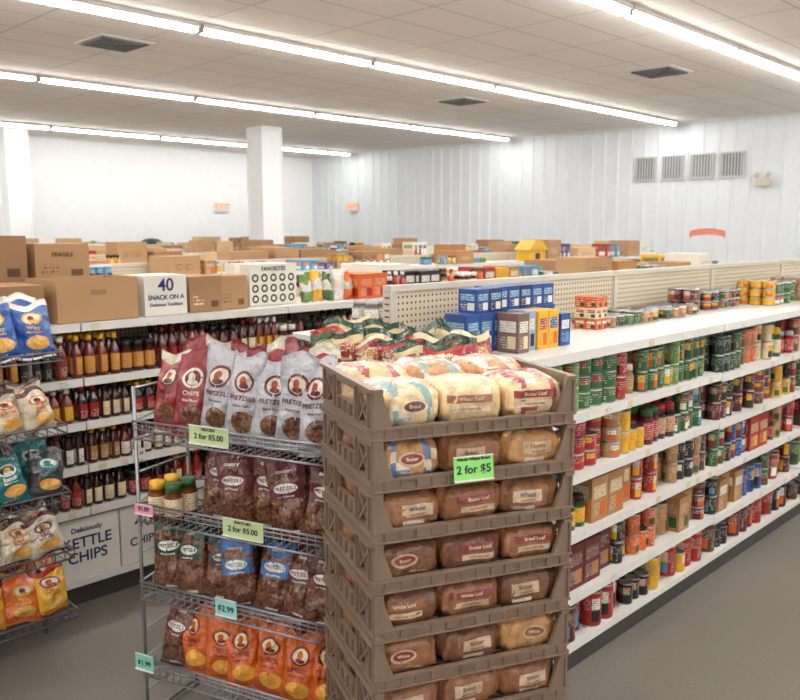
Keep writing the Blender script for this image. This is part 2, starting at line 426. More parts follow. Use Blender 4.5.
def loaf(mb,M,a,b,c,colf,n=28,k=13,seed=0,want=False):
    q=random.Random(seed); p1,p2,p3,p4=[q.uniform(0,6) for _ in range(4)]
    vs=[];fs=[];cs=[]
    for j in range(k+1):
        ph=-math.pi/2+math.pi*j/k
        for i in range(n):
            t=2*math.pi*i/n
            cp=spow(math.cos(ph),0.5) if j not in (0,k) else 0.01
            x=a*cp*spow(math.cos(t),0.48); y=b*cp*spow(math.sin(t),0.48); z=c*spow(math.sin(ph),0.6)
            wv=1+0.025*math.sin(5*t+p1+3*ph)+0.03*math.sin(11*t+p2-2*ph)+0.018*math.sin(19*t+p4+6*ph)
            z2=z*(0.93+0.08*math.cos(y/b*2.2)+0.05*math.sin(x/a*7+p3)+.04*math.sin(y/b*6+p1)) if z>0 else z
            vs.append((x*wv,y*wv,z2+c))
    for j in range(k):
        for i in range(n):
            i2=(i+1)%n; f=(j*n+i,j*n+i2,(j+1)*n+i2,(j+1)*n+i); fs.append(f)
            m_=[sum(vs[q2][d] for q2 in f)/4 for d in range(3)]
            cs.append(colf(m_[0]/a,m_[1]/b,m_[2]/(2*c)))
    mb.add(vs,fs,cs,5,M,smooth=True)
    if want: return BVHTree.FromPolygons([Vector(v) for v in vs],fs)

def fill(mb,x0,x1,yf,z,hmax,kinds,pal,deep=2,sgn=1,n=12,fullness=0.98,far=False):
    x=x0
    while x<x1-0.05:
        kd=R.choice(kinds); c=R.choice(pal); c2=R.choice([WHT,CRM,YEL,TAN,RED,c,c]); c3=R.choice([RED,GRN,YEL,TAN,ORG,DGRN,WHT,LBL,BLK]); lid=R.choice([RED,SIL,YEL,WHT,GRN,BLK])
        reps=R.randint(1,3)
        if kd=='can': r,h=0.034,R.choice([0.100,0.1,0.095])
        elif kd=='canlow': r,h=0.038,0.052
        elif kd=='canbig': r,h=0.048,0.155
        elif kd=='jar': r,h=0.034,R.choice([0.16,0.13])
        elif kd=='bottle': r,h=0.03,0.2
        elif kd=='box': r,h=R.choice([(0.055,0.17),(0.04,0.15),(0.065,0.19)])
        elif kd=='tin': r,h=0.045,0.067
        elif kd=='pouch': r,h=0.06,0.17
        h=min(h,hmax-0.012)
        lev=max(1,int((hmax-0.001)/h))
        for k in range(reps):
            if x+2*r>x1: break
            if R.random()<fullness:
                sb=R.choice([0,0,0.005,0.01,0.04])
                for d in range(deep):
                    yy=yf+sgn*(0.010+r+d*(2*r+0.003)+sb)
                    L=lev if R.random()<0.87 else max(1,lev-1)
                    for l in range(L):
                        zz=z+l*h; ox=R.uniform(-.002,.002) if l else 0
                        if kd in('can','canlow','canbig','tin'):
                            can(mb,x+r+ox,yy,zz,r-0.001,h-0.001,jit(c,0.08),c2,n,R.randint(0,5),c3)
                        elif kd=='jar': jar(mb,x+r,yy,zz,r-0.001,h,jit(c,0.08),lid,c2,n)
                        elif kd=='bottle': bottle(mb,x+r,yy,zz,r-0.002,h,c,lid,c2,n)
                        elif kd=='box': mb.pbox(x+0.001,x+2*r-0.001,yy-r+0.002,yy+r-0.002,zz+0.001,zz+h-0.001,jit(c,0.05),c2,c3)
                        elif kd=='pouch':
                            bag(mb,T((x+r,yy,zz+0.001))@RZ(0 if sgn==1 else 180),2*r-0.004,h,0.06,lambda u,v,c=c,c2=c2:((ink(c2,1) if .45<v<.75 and .15<u<.85 else c),1),6,8,R.random())
            x+=2*r+0.001
        x+=R.choice([0.001,0.002,0.005,0.01])

# ---------------------------------------------------------------- RIGHT GONDOLA
GY,GP=1.71,2.33
SH=[1.34,1.095,0.85,0.607,0.35]
brk=[2.34,4.06,5.28,6.5,7.72,8.94,10.2]
gondola('grocery_shelf',2.32,10.2,GY,GP,SH,1.56,brk,True,step=-0.012)
levels=[(1.095,0.205),(0.85,0.205),(0.607,0.205),(0.35,0.215),(0.13,0.18)]
pals=[[GRN,GRN,DGRN,LGRN,ORG,TAN,RED,DGRN,DGRN,TAN,BLK,CRM],
      [YEL,TAN,GRN,RED,DRED,BRN,BLK,DGRN,DRED,BLK,YEL],
      [GRN,TAN,DRED,DRED,RED,BLK,TAN,DGRN,BLU,BRN,RED],
      [DRED,RED,BLU,TAN,GRN,RED,DRED,BLK,TAN,ORG,RED],
      [DRED,RED,BLK,BRN,RED,RED,BLK,DRED,YEL]]
kk=[['can','can','tin','jar','can'],['tin','can','can','jar','jar'],['can','can','can','jar','box','canlow'],['can','can','canbig','tin','box'],['canbig','canbig','can','canbig']]
mb=MB()
for i,(z,hm) in enumerate(levels):
    for k in range(6):
        a,b=brk[k]+0.03,brk[k+1]-0.03
        if i==0 and k==0: a=2.60
        if i in(3,) and k==0: a=2.74
        if i in(4,) and k==0: a=2.74
        zz=z+((-0.012 if k%2 else 0) if i<4 else 0)
        fill(mb,a,b,GY,zz,hm,kk[i],pals[i],deep=4 if k<1 else (2 if k<3 else 1),n=14 if k<2 else (12 if k<3 else 8))
mb.build('canned_goods',PK)
mb=MB()
for z,hm in levels:
    fill(mb,2.4,10.1,2*GP-GY,z-0.012,hm-0.012,['box','canbig','jar'],PAL,deep=1,sgn=-1,n=8)
mb.build('canned_goods',PK)
mb=MB()
for j in range(3): mb.pbox(2.40+j*0.062,2.40+j*0.062+0.058,1.73,1.90,1.096,1.27,BLU,YEL,WHT)
mb.build('pasta_boxes',PK)
mb=MB()
for j in range(3):
    bag(mb,T((2.43+j*0.11,1.78,0.351))@RX(-6),0.11,0.20,0.06,lambda u,v:((BLK if .35<v<.6 and .2<u<.8 else YEL),1),seed=j)
    bag(mb,T((2.43+j*0.11,1.86,0.351))@RX(-6),0.11,0.20,0.06,lambda u,v:(ORG,1),seed=j+9)
mb.build('snack_pouches',PK)
mb=MB()
for j in range(3): mb.pbox(2.40+j*0.11,2.40+j*0.11+0.10,1.73,1.88,0.131,0.27,[CARD,TAN,BRN][j],CRM,RED)
for j in range(3): mb.pbox(2.40+j*0.11,2.40+j*0.11+0.10,1.73,1.88,0.271,0.31,[TAN,BRN,CARD][j],CRM,BLK)
mb.build('tea_boxes',PK)
TZ=1.341
mb=MB()
PB=lin(34,70,132)
for j in range(3): mb.pbox(2.36+j*0.08,2.36+j*0.08+0.077,1.95,2.06,TZ,TZ+0.15,PB,LBL,WHT)
for j in range(5): mb.pbox(2.61+j*0.08,2.61+j*0.08+0.077,2.0,2.11,TZ,TZ+0.15,PB,NVY,LBL)
for j in range(7): mb.pbox(2.44+j*0.08,2.44+j*0.08+0.077,2.0 if j>1 else 1.97,2.11 if j>1 else 2.06,TZ+0.151,TZ+0.24,[PB,NVY,BLU][j%3],LBL,WHT)
mb.build('pasta_boxes',PK)
mb=MB()
mb.pbox(2.53,2.60,1.84,1.94,TZ,TZ+0.15,lin(120,90,80),WHT,CRM)
mb.pbox(2.605,2.67,1.86,1.95,TZ,TZ+0.155,lin(150,165,190),WHT,BLK)
for j in range(2): mb.pbox(2.675+j*0.072,2.742+j*0.072,1.85,1.97,TZ,TZ+0.15,YEL,BLU if j else RED,ORG)
mb.pbox(2.83,2.90,1.85,1.97,TZ,TZ+0.13,BLU,WHT,LBL)
mb.build('macaroni_boxes',PK)
mb=MB()
for j in range(2):
    for d in range(2):
        for l in range(3): mb.pbox(3.40+j*0.05,3.447+j*0.05,2.03+d*0.06,2.087+d*0.06,TZ+l*0.052,TZ+l*0.052+0.05,[ORG,CRM,ORG][l],[WHT,RED,RED][l],DGRN)
fill(mb,3.52,4.55,2.0,TZ,0.075,['canlow','canlow','tin'],[GRN,TAN,LGRN,TAN,DGRN,DRED],deep=3,n=12)
fill(mb,4.5,5.2,2.05,TZ,0.135,['canlow','tin'],[DRED,GRN,BLK,TAN],deep=2,n=12)
fill(mb,5.25,6.4,1.90,TZ,0.16,['canlow','can','tin'],[GRN,DRED,TAN,BLK,YEL],deep=3,n=10)
fill(mb,6.5,10,1.85,TZ,0.16,['can','tin','jar'],PAL,deep=2,n=8)
mb.build('canned_goods',PK)
mb=MB()
for j in range(5):
    for d in range(2):
        for l in range(2):
            jar(mb,2.40+j*0.068,2.50+d*0.075,TZ+l*0.085,0.031,0.083,lin(150,150,145),GRN if l==0 else SIL,WHT)
mb.build('seasoning_jars',PK)
EY0,EY1=1.70,2.42
mb=MB()
mb.box(1.99,2.29,EY0+.02,EY1-.02,0.0,0.10,mat=2); mb.box(2.285,2.30,EY0,EY1,0.1,1.29,mat=1)
for z in (0.13,0.45,0.78,1.10,1.285):
    mb.box(1.99,2.285,EY0,EY1,z-0.025,z,mat=0); mb.box(1.98,1.99,EY0,EY1,z-0.035,z+0.004,mat=0)
for y in (EY0+.01,EY1-.01): mb.box(2.275,2.31,y-0.01,y+0.01,0,1.29,mat=2)
mb.build('end_cap_shelf',[M_WHITE,M_PEG,M_DARK])
mb=MB()
SN=[(lin(160,42,38),lin(216,196,160),DGRN),(lin(196,176,132),lin(150,40,36),DGRN),(lin(56,88,50),lin(206,190,150),RED),(lin(140,30,38),lin(206,180,110),CRM)]
def snack(mb,M,w,h,d,k,seed,near=True):
    b,s_,t_=SN[k%4]
    bv=bag(mb,M,w,h,d,lambda u,v:((t_ if v>.84 else b),1),12,14,seed,True)
    if near:
        d_ell(mb,bv,M,0,h*.52,w*.34,h*.2,s_); d_text(mb,bv,M,'CHIPS',0,h*.54,w*.22,ink(b)); d_rect(mb,bv,M,0,h*.2,w*.3,h*.05,s_,nz=2)
for j in range(6):
    for d in range(3):
        snack(mb,T((2.03+d*0.085,1.77+j*0.115,1.287))@RZ(-48+R.uniform(-18,18))@RX(-16+R.uniform(-6,6))@RY(R.uniform(-8,8)),0.165,0.145+R.uniform(-.01,.02)+d*.014,0.075,R.randint(0,3),j*7+d)
for z in (0.13,0.45,0.78):
    for j in range(4):
        snack(mb,T((2.06,1.80+j*0.16,z+0.001))@RZ(-90)@RX(-4),0.14,0.24,0.07,R.randint(0,3),j,False)
mb.build('snack_bags',PK)

# ---------------------------------------------------------------- LEFT GONDOLA
LY,LP=3.76,4.31
LS=[1.37,1.11,0.90,0.69,0.48]
lb=[0.5,1.72,2.94,4.16,5.38,6.6,7.82,9.04,10.26,11.1]
gondola('grocery_shelf',0.48,11.12,LY,LP,LS,1.40,lb,True)
mb=MB()
SAUCE=[lin(78,20,14),lin(104,30,18),lin(48,16,12),lin(64,18,18),lin(124,42,22),lin(38,14,14)]
for i,z in enumerate([1.11,0.90,0.69,0.48]):
    x=1.05
    hm=[0.215,0.175,0.175,0.175][i]
    while x<4.1:
        c=R.choice(SAUCE); cap=R.choice([RED,BLK,WHT,BLK,YEL,BLK,DRED]); lab=R.choice([CRM,TAN,RED,YEL,WHT,BLK,RED,CRM,lin(200,140,60),c])
        if i==0 and x>2.8: c=R.choice([lin(120,50,40),lin(200,160,120),lin(90,40,30)])
        h=hm*R.choice([0.86,0.95,0.97]); r=R.choice([0.024,0.027,0.030])
        isj=R.random()<0.15
        for k in range(R.randint(1,3)):
            if x+2*r>4.12: break
            for d in range(3):
                yy=LY+0.012+r+d*(2*r+0.004)
                (jar if isj else bottle)(mb,x+r,yy,z,r-0.001,h*(0.75 if isj else 1),c,cap,lab,10)
            x+=2*r+0.003
        x+=R.choice([0.001,0.005,0.012])
mb.build('sauce_bottles',PK)
mb=MB()
for i,z in enumerate([1.11,0.90,0.69,0.48,0.13]): fill(mb,4.2,11.0,LY,z,0.165,['box','canbig','jar'],PAL,deep=1,n=8)
mb.build('canned_goods',PK)

def carton(name,x0,x1,y0,y1,z0,z1,col=CARD,ang=0,open_=False,label=None,lcol=None,lsize=0.06,inkpatch=True,tape=True):
    cx,cy=(x0+x1)/2,(y0+y1)/2; hw,hd=(x1-x0)/2,(y1-y0)/2; h=z1-z0
    e=empty(name,(cx,cy,z0)); M=T((cx,cy,z0))@RZ(ang); mb=MB(M)
    col=jit(col,0.07)
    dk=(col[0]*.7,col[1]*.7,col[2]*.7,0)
    if open_:
        t=0.005
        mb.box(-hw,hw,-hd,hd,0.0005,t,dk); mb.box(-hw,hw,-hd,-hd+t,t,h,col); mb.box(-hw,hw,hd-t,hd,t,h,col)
        mb.box(-hw,-hw+t,-hd+t,hd-t,t,h,col); mb.box(hw-t,hw,-hd+t,hd-t,t,h,col)
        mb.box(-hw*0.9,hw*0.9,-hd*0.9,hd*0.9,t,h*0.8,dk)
        mb.box(-0.04,0.04,-hd-0.001,-hd,h*0.62,h*0.74,dk)
    else:
        mb.box(-hw,hw,-hd,hd,0.0005,h-0.004,col)
        mb.box(-hw,hw,-hd,-0.002,h-0.004,h,col); mb.box(-hw,hw,0.002,hd,h-0.004,h,col)
        if tape:
            tc=(min(1,col[0]*1.25),min(1,col[1]*1.2),min(1,col[2]*1.1),0)
            mb.box(-hw-0.0007,hw+0.0007,-0.025,0.025,h,h+0.0008,tc)
            mb.box(-hw-0.0009,-hw,-0.025,0.025,h*0.7,h,tc); mb.box(hw,hw+0.0009,-0.025,0.025,h*0.7,h,tc)
        if inkpatch:
            pc=ink(col,1); mb.box(-hw*0.8,-hw*0.15,-hd-0.0008,-hd,h*0.2,h*0.45,pc); mb.box(-hw-0.0008,-hw,-hd*0.7,hd*0.2,h*0.25,h*0.5,pc)
            mb.box(hw*0.3,hw*0.75,-hd-0.0008,-hd,h*0.12,h*0.3,(dk[0]*.5,dk[1]*.5,dk[2]*.5,0))
    mb.build('carton',[M_CARD],e)
    if label:
        for k,(s,dz,ls) in enumerate(label):
            text(s,M@T((0,-hd-0.002,h*dz)),ls,lcol or M_INKN,e)
    return e
z=1.376
carton('cardboard_box',1.62,2.04,3.80,4.10,z-0.004,z+0.20,CARD,4,True)
carton('snack_case',2.09,2.33,3.82,4.06,z-0.004,z+0.20,WHT,0,label=[('40',.75,.09),('SNACK ON A',.45,.034),('Delicious Tradition',.27,.024)],lcol=M_INKB,inkpatch=False)
carton('cardboard_box',2.36,2.56,3.84,4.08,z-0.004,z+0.185,CARD2)
carton('cardboard_box',2.565,2.74,3.86,4.10,z-0.004,z+0.18,CARD)
e=carton('patterned_case',2.80,3.14,3.92,4.16,z-0.004,z+0.235,WHT,0,label=[('FAVORITES',.88,.035)],lcol=M_INKD,inkpatch=False)
mb=MB()
for a in range(5):
    for b in range(3):
        mb.M=T((2.84+a*0.065,3.9195,z+0.035+b*0.06))@RX(90)
        mb.lathe(0,0,0,[(0.024,0,BLK),(0.022,0.001,BLK),(0.014,0.001,BLK),(0.013,0.0,BLK)],12)
mb.build('printed_rings',[M_INKD],e)
carton('cardboard_box',1.28,1.58,3.80,4.12,z-0.004,z+0.18,CARD2)
carton('cardboard_box',1.36,1.72,4.20,4.62,z-0.004,z+0.17,CARD); carton('cardboard_box',1.40,1.68,4.22,4.60,z+0.172,z+0.40,CARD2)
carton('cardboard_box',1.74,2.06,4.20,4.58,z-0.004,z+0.17,CARD2); carton('cardboard_box',1.72,2.00,4.22,4.52,z+0.172,z+0.36,CARD,label=[('FRAGILE',.7,.03)])
carton('cardboard_box',0.7,1.2,3.85,4.2,z-0.004,z+0.2,CARD)
mb=MB()
for j in range(5):
    cc=[LGRN,YEL,GRN,WHT,ORG][j]
    bag(mb,T((3.22+j*0.085,3.92,z-0.004))@RX(-5),0.09,0.17+.02*(j%2),0.06,lambda u,v,cc=cc:((ink(WHT,1) if .4<v<.7 else cc),1),seed=j)
fill(mb,3.6,5.4,3.85,z-0.004,0.17,['bottle','jar','box'],[RED,DRED,YEL,ORG,BLK,TAN],deep=2,n=8)
mb.build('snack_pouches',PK)
carton('chips_case',1.54,1.87,3.775,4.05,0.131,0.43,WHT,0,label=[('Deliciously',.82,.035),('KETTLE',.60,.075),('CHIPS',.36,.075)],lcol=M_INKB,inkpatch=False)
carton('chips_case',1.88,2.13,3.775,4.05,0.131,0.43,WHT,0,label=[('40',.70,.10),('CHIPS',.36,.06)],lcol=M_INKB,inkpatch=False)
carton('chips_case',2.15,2.50,3.775,4.05,0.131,0.43,WHT,0,label=[('KETTLE',.60,.07),('CHIPS',.36,.07)],lcol=M_INKB,inkpatch=False)
carton('chips_case',1.16,1.50,3.79,4.05,0.131,0.40,lin(190,170,140),0)

def clutter(mb_name,x0,x1,y0,y1,z,hmin,hmax,p=0.85,cardp=.35):
    mb=MB(); x=x0
    while x<x1-0.4:
        w=R.uniform(0.12,0.46); kd=R.random()
        if R.random()<p:
            if kd<cardp:
                w=max(w,.3)
                d=min(y1-y0,R.uniform(0.25,0.45)); h=R.uniform(hmin,hmax); ya=R.uniform(y0,y1-d)
                c=jit(R.choice([CARD,CARD,CARD2,TAN,WHT,lin(200,170,130)]),0.1)
                mb.box(x,x+w,ya,ya+d,z+.001,z+h,c,6)
                mb.box(x+w*.2,x+w*.8,ya-.001,ya,z+h*.3,z+h*.6,ink(c,1),6)
                mb.box(x-0.001,x+w+.001,ya+d/2-.025,ya+d/2+.025,z+h,z+h+.001,(c[0]*1.2,c[1]*1.2,c[2]*1.1,0),6)
            elif kd<0.8:
                fill(mb,x,x+w,y0+R.uniform(0,.15),z,R.uniform(hmin,hmax*.8),['box','jar','bottle','can'],[YEL,RED,BLU,GRN,LBL,WHT,TAN,LGRN,CRM],deep=2,n=8)
            else:
                c=R.choice([YEL,BLU,RED,WHT,GRN,LBL,TAN]); h=R.uniform(hmin,hmax*.8)
                nn=int(w/0.1)
                for k in range(nn): mb.pbox(x+k*.1,x+k*.1+.096,y0+.1,y0+.35,z+.001,z+h,c,R.choice(PAL),WHT)
        x+=w+R.uniform(0.01,0.12)
    mb.build(mb_name,PK)
clutter('stacked_goods',2.1,9.6,4.36,4.82,1.371,0.06,0.20)
clutter('stacked_goods',5.5,9.3,3.85,4.26,1.371,0.08,0.22,0.8)
clutter('stacked_goods',2.8,10.1,2.48,2.86,1.341,0.05,0.16,0.5)
for (yf,yp,xa,xb) in ((6.2,6.7,1.5,12.7),(8.8,9.3,2.1,12.9),(11.3,11.8,3.0,12.9),(15.4,15.9,4.5,13.2)):
    nb=int((xb-xa)/1.22); b2=[xa+0.02+i*(xb-xa-.04)/nb for i in range(nb+1)]
    gondola('grocery_shelf',xa,xb,yf,yp,[1.42,1.12,0.82,0.5],1.50,b2,True)
    mb=MB()
    for z,hm in ((1.12,.26),(0.82,.26),(0.5,.28),(0.13,.3)):
        fill(mb,xa+.1,xb-.1,yf,z,hm,['box','box','canbig','box'],PAL,deep=1,n=6)
    mb.build('canned_goods',PK)
    if yf==6.2:
        clutter('stacked_goods',xa+.1,8.5,yf+.04,yp-.05,1.421,0.06,0.22); clutter('stacked_goods',9.2,xb-.1,yf+.04,yp-.05,1.421,0.1,0.28,.9,.6)
    else: clutter('stacked_goods',xa+.1,xb-.1,yf+.04,yp-.05,1.421,0.05,0.26,.85,.6)
    clutter('stacked_goods',xa+.1,xb-.1,yp+.05,2*yp-yf-.04,1.421,0.05,0.24,.85,.6)
mb=MB()
mb.box(8.0,14.6,17.7,18.85,0.0,1.34,mat=0); mb.box(7.98,14.62,17.68,18.87,1.34,1.44,mat=1)
for k in range(6):
    mb.box(8.05+k*1.1,8.05+k*1.1+1.0,17.68,17.70,0.35,1.2,mat=2)
    mb.box(8.05+k*1.1+.46,8.05+k*1.1+.54,17.66,17.68,0.5,1.1,mat=1)
mb.build('refrigerated_case',[M_WHITE,M_BLACK,M_VENT])
for cx in (10.2,13.1):
    mb=MB(T((cx,18.2,1.442))); mb.lathe(0,0,0,[(0,0,BLK),(.28,0,BLK),(.26,.10,BLK),(.15,.17,BLK),(0,.19,BLK)],16); mb.build('kettle_grill_lid',[M_BLACK])
mb=MB(T((8.85,6.26,1.421)))
mb.box(-.17,.17,-.1,.1,0,.14,YEL); mb.add([(-.21,-.12,.14),(.21,-.12,.14),(.21,.12,.14),(-.21,.12,.14),(-.07,-.12,.26),(.07,-.12,.26),(.07,.12,.26),(-.07,.12,.26)],cubefaces(),YEL,0)
mb.box(-.05,.05,-.101,-.1,.02,.1,BLK)
mb.build('toy_house',PK)
SXY=T((10.3,4.60,1.374))@RZ(-62)
e=empty('arched_store_sign',(10.3,4.60,1.374)); mb=MB(SXY)
vs=[];N=12
for yy in (-.01,.01):
    for i in range(N+1):
        t=math.pi*(0.12+0.76*i/N); vs.append((-.23*math.cos(t),yy,.40+.06*math.sin(t)))
    for i in range(N+1):
        t=math.pi*(0.12+0.76*i/N); vs.append((-.23*math.cos(t),yy,.32+.06*math.sin(t)))
fs=[];K=N+1
for i in range(N):
    fs+=[(i,i+1,K+i+1,K+i),(2*K+i,3*K+i,3*K+i+1,2*K+i+1),(i,2*K+i,2*K+i+1,i+1),(K+i,K+i+1,3*K+i+1,3*K+i)]
fs+=[(0,K,3*K,2*K),(N,2*K+N,3*K+N,K+N)]
mb.add(vs,fs,ink(lin(190,80,52),.8),0)
for x in (-.16,.16): mb.box(x-.006,x+.006,-.008,.008,0.01,.36,WHT)
mb.box(-.2,.2,-.05,.05,0,.012,WHT)
mb.build('board',PK,e)

# ---------------------------------------------------------------- BREAD STACK
SM=T((1.728,1.512,0))@RZ(-24.8)
W,D,TH,PITCH,NT_=0.57,0.45,0.130,0.132,10
ZB=1.420-NT_*PITCH
mb=MB(SM)
mb.box(-W/2,W/2,-D/2,D/2,0.085,ZB-0.002); mb.box(-W/2+.03,W/2-.03,-D/2+.03,D/2-.03,0.075,0.085)
for sx in (-1,1):
    for sy in (-1,1):
        mb.box(sx*.22-.02,sx*.22+.02,sy*.17-.02,sy*.17+.02,.06,.075)
        mb.tube((sx*.22-.015,sy*.17,.032),(sx*.22+.015,sy*.17,.032),.031,n=14)
mb.build('tray_dolly',[M_BLACK])
def tray_mesh(mb):
    t=0.012; hw,hd=W/2,D/2
    for i in range(12): x=-hw+.02+i*(W-.04)/11; mb.box(x-.006,x+.006,-hd+t,hd-t,0.004,0.010)
    for i in range(8): y=-hd+.02+i*(D-.04)/7; mb.box(-hw+t,hw-t,y-.006,y+.006,0.003,0.009)
    for sy in (-1,1):
        ya,yb=(-hd,-hd+t) if sy<0 else (hd-t,hd)
        bar=0.034
        mb.box(-hw,hw,ya,yb,0,bar)
        yo=(ya-0.006,ya) if sy<0 else (yb,yb+0.006)
        mb.box(-hw,hw,*yo,bar-.006,bar); mb.box(-hw,hw,*yo,0.0,0.005)
        for i in range(13):
            x=-hw+.03+i*(W-.06)/12; mb.box(x-.002,x+.002,*yo,0.005,bar-.006)
        for sx in (-1,1):
            X=lambda v:sx*v
            P=[(hw,bar),(hw,TH),(hw-.022,TH),(hw-.030,TH*.72),(hw-.052,bar)]
            fv=[(X(a),ya,b) for a,b in P]+[(X(a),yb,b) for a,b in P]
            n=5; ff=[tuple(range(n)),tuple(range(2*n-1,n-1,-1))]+[(i,i+n,(i+1)%n+n,(i+1)%n) for i in range(n)]
            mb.add(fv,ff)
            mb.box(min(X(hw),X(hw-.024)),max(X(hw),X(hw-.024)),*yo,TH-.01,TH)
            mb.box(min(X(hw),X(hw-.006)),max(X(hw),X(hw-.006)),*yo,bar,TH-.01)
    for sx in (-1,1):
        xa,xb=(-hw,-hw+t) if sx<0 else (hw-t,hw)
        xo=(xa-.008,xa) if sx<0 else (xb,xb+.008)
        mb.box(xa,xb,-hd+t,hd-t,0,0.030); mb.box(xa,xb,-hd+t,hd-t,TH-.026,TH)
        mb.box(*xo,-hd,hd,TH-.010,TH); mb.box(*xo,-hd,hd,0.024,0.030); mb.box(*xo,-hd,hd,0.0,0.006)
        for (ya,yb) in ((-.213,-.180),(-.105,-.085),(.085,.105),(.180,.213)):
            mb.box(xa,xb,ya,yb,.030,TH-.026)
            mb.box(*xo,(ya+yb)/2-.003,(ya+yb)/2+.003,.030,TH-.01)
        for (a,b) in ((-.18,-.105),(-.105,-.18),(.18,.105),(.105,.18)):
            mb.add([(xa,a-.006,.030),(xb,a-.006,.030),(xb,a+.006,.030),(xa,a+.006,.030),(xa,b-.006,TH-.026),(xb,b-.006,TH-.026),(xb,b+.006,TH-.026),(xa,b+.006,TH-.026)],cubefaces())
        mb.box(xa,xb,-.085,.085,.030,.062)
        for y in (-.05,0,.05): mb.box(*xo,y-.002,y+.002,.030,.062)
for k in range(NT_):
    mb=MB(SM@T((0,0,ZB+k*PITCH))); tray_mesh(mb); mb.build('bread_tray',[M_TRAY])
BREADS={'white':lin(222,190,142),'wheat':lin(150,98,62),'golden':lin(190,138,86),'dark':lin(120,74,46)}
CL=lin(226,206,180)
WR=lin(140,46,46)
for k in range(NT_):
    mb=MB(SM@T((0,0,ZB+k*PITCH+.0105)))
    top=(k==NT_-1); vis=k>=2
    for row in (1,0):
        for c in range(3):
            x=-.180+c*.180+R.uniform(-.003,.003); y=-.106+row*.212
            kd=R.choice(['white','white','golden']) if top else R.choice(['wheat','golden','wheat','dark','wheat'])
            base=BREADS[kd]; lt=tuple(min(1,b*1.25) for b in base[:3])+(0,)
            wrap=None
            if top: wrap=[lin(128,160,156),None,lin(168,66,60),lin(170,70,60),lin(150,165,155),lin(205,195,180)][row*3+c]
            elif R.random()<.14: wrap=R.choice([lin(110,130,165),lin(160,70,68),lin(206,196,184)])
            def cf(u,v,w,base=base,lt=lt,wrap=wrap):
                if wrap:
                    s=math.sin(u*7+v*2)+.5*math.sin(w*9+u*3)
                    if s>.55: return wrap
                    if s>.2: return CL
                if abs(u)>.80: return lt
                if math.sin(u*16+w*3)>.86: return lt
                return base
            hh=.060 if top else .058*R.uniform(.94,1.0)
            M=T((x,y,.014 if top and row else 0))@RZ(R.uniform(-3,3))
            bv=loaf(mb,M,.091,.104,hh,cf,40 if vis else 12,18 if vis else 6,seed=R.random(),want=True)
            if vis and (row==0 or top):
                lc=jit(lin(206,178,146),.08) if not top else jit(CL,.05); z0=hh*1.08; dx=R.uniform(-.022,.022)
                tcol=R.choice([WR,WR,lin(110,60,40),lin(70,84,116),lin(150,90,50)])
                st=R.random(); word=R.choice(['Wheat','Honey','Bread','White','Butter'])
                if st<.5:
                    d_rect(mb,bv,M,dx,z0,.042,.016,lc,.0015,5)
                    d_text(mb,bv,M,word,dx,z0+.004,.017,tcol,.003,5)
                    d_text(mb,bv,M,'enriched loaf',dx,z0-.010,.008,lin(80,50,40),.003,5)
                    d_rect(mb,bv,M,dx-.01,z0-.032,.03,.006,lin(220,206,190),.0015,5,8,2)
                elif st<.8:
                    d_rect(mb,bv,M,dx,z0+.010,.060,.010,tcol,.0015,5,14,3)
                    d_text(mb,bv,M,word+' Loaf',dx,z0+.010,.014,CL,.003,5)
                    d_rect(mb,bv,M,dx,z0-.016,.05,.008,lc,.0015,5,12,2); d_text(mb,bv,M,'fresh baked daily',dx,z0-.016,.008,tcol,.003,5)
                else:
                    d_ell(mb,bv,M,dx,z0,.036,.019,lc,.0015,5)
                    d_ell(mb,bv,M,dx,z0+.002,.029,.013,tcol,.0025,5)
                    d_text(mb,bv,M,word,dx,z0+.002,.013,CL,.0038,5)
                    d_text(mb,bv,M,'100% whole',-dx,z0-.032,.009,lc,.002,5)
    mb.build('bread_loaves',PK)
def tag(M,w,h,col,lines,inkm=None):
    e=empty('price_tag',M.translation); mb=MB(M)
    mb.box(-w/2,w/2,-.0012,0,-h/2,h/2,col); mb.box(-w/2,w/2,-.006,-.0012,-h/2-.004,-h/2,WHT); mb.box(-w/2,w/2,-.004,-.0012,h/2-.003,h/2,WHT)
    mb.build('card',[M_PAPER],e)
    for s,dz,sz in lines: text(s,M@T((0,-.0022,dz*h)),sz,inkm or M_INKD,e)
tag(SM@T((-.02,-D/2-.016,ZB+8*PITCH+.045))@RX(-6),.112,.062,lin(140,216,116),[('Whole Wheat Bread',.36,.011),('2 for $5',-.08,.030)])

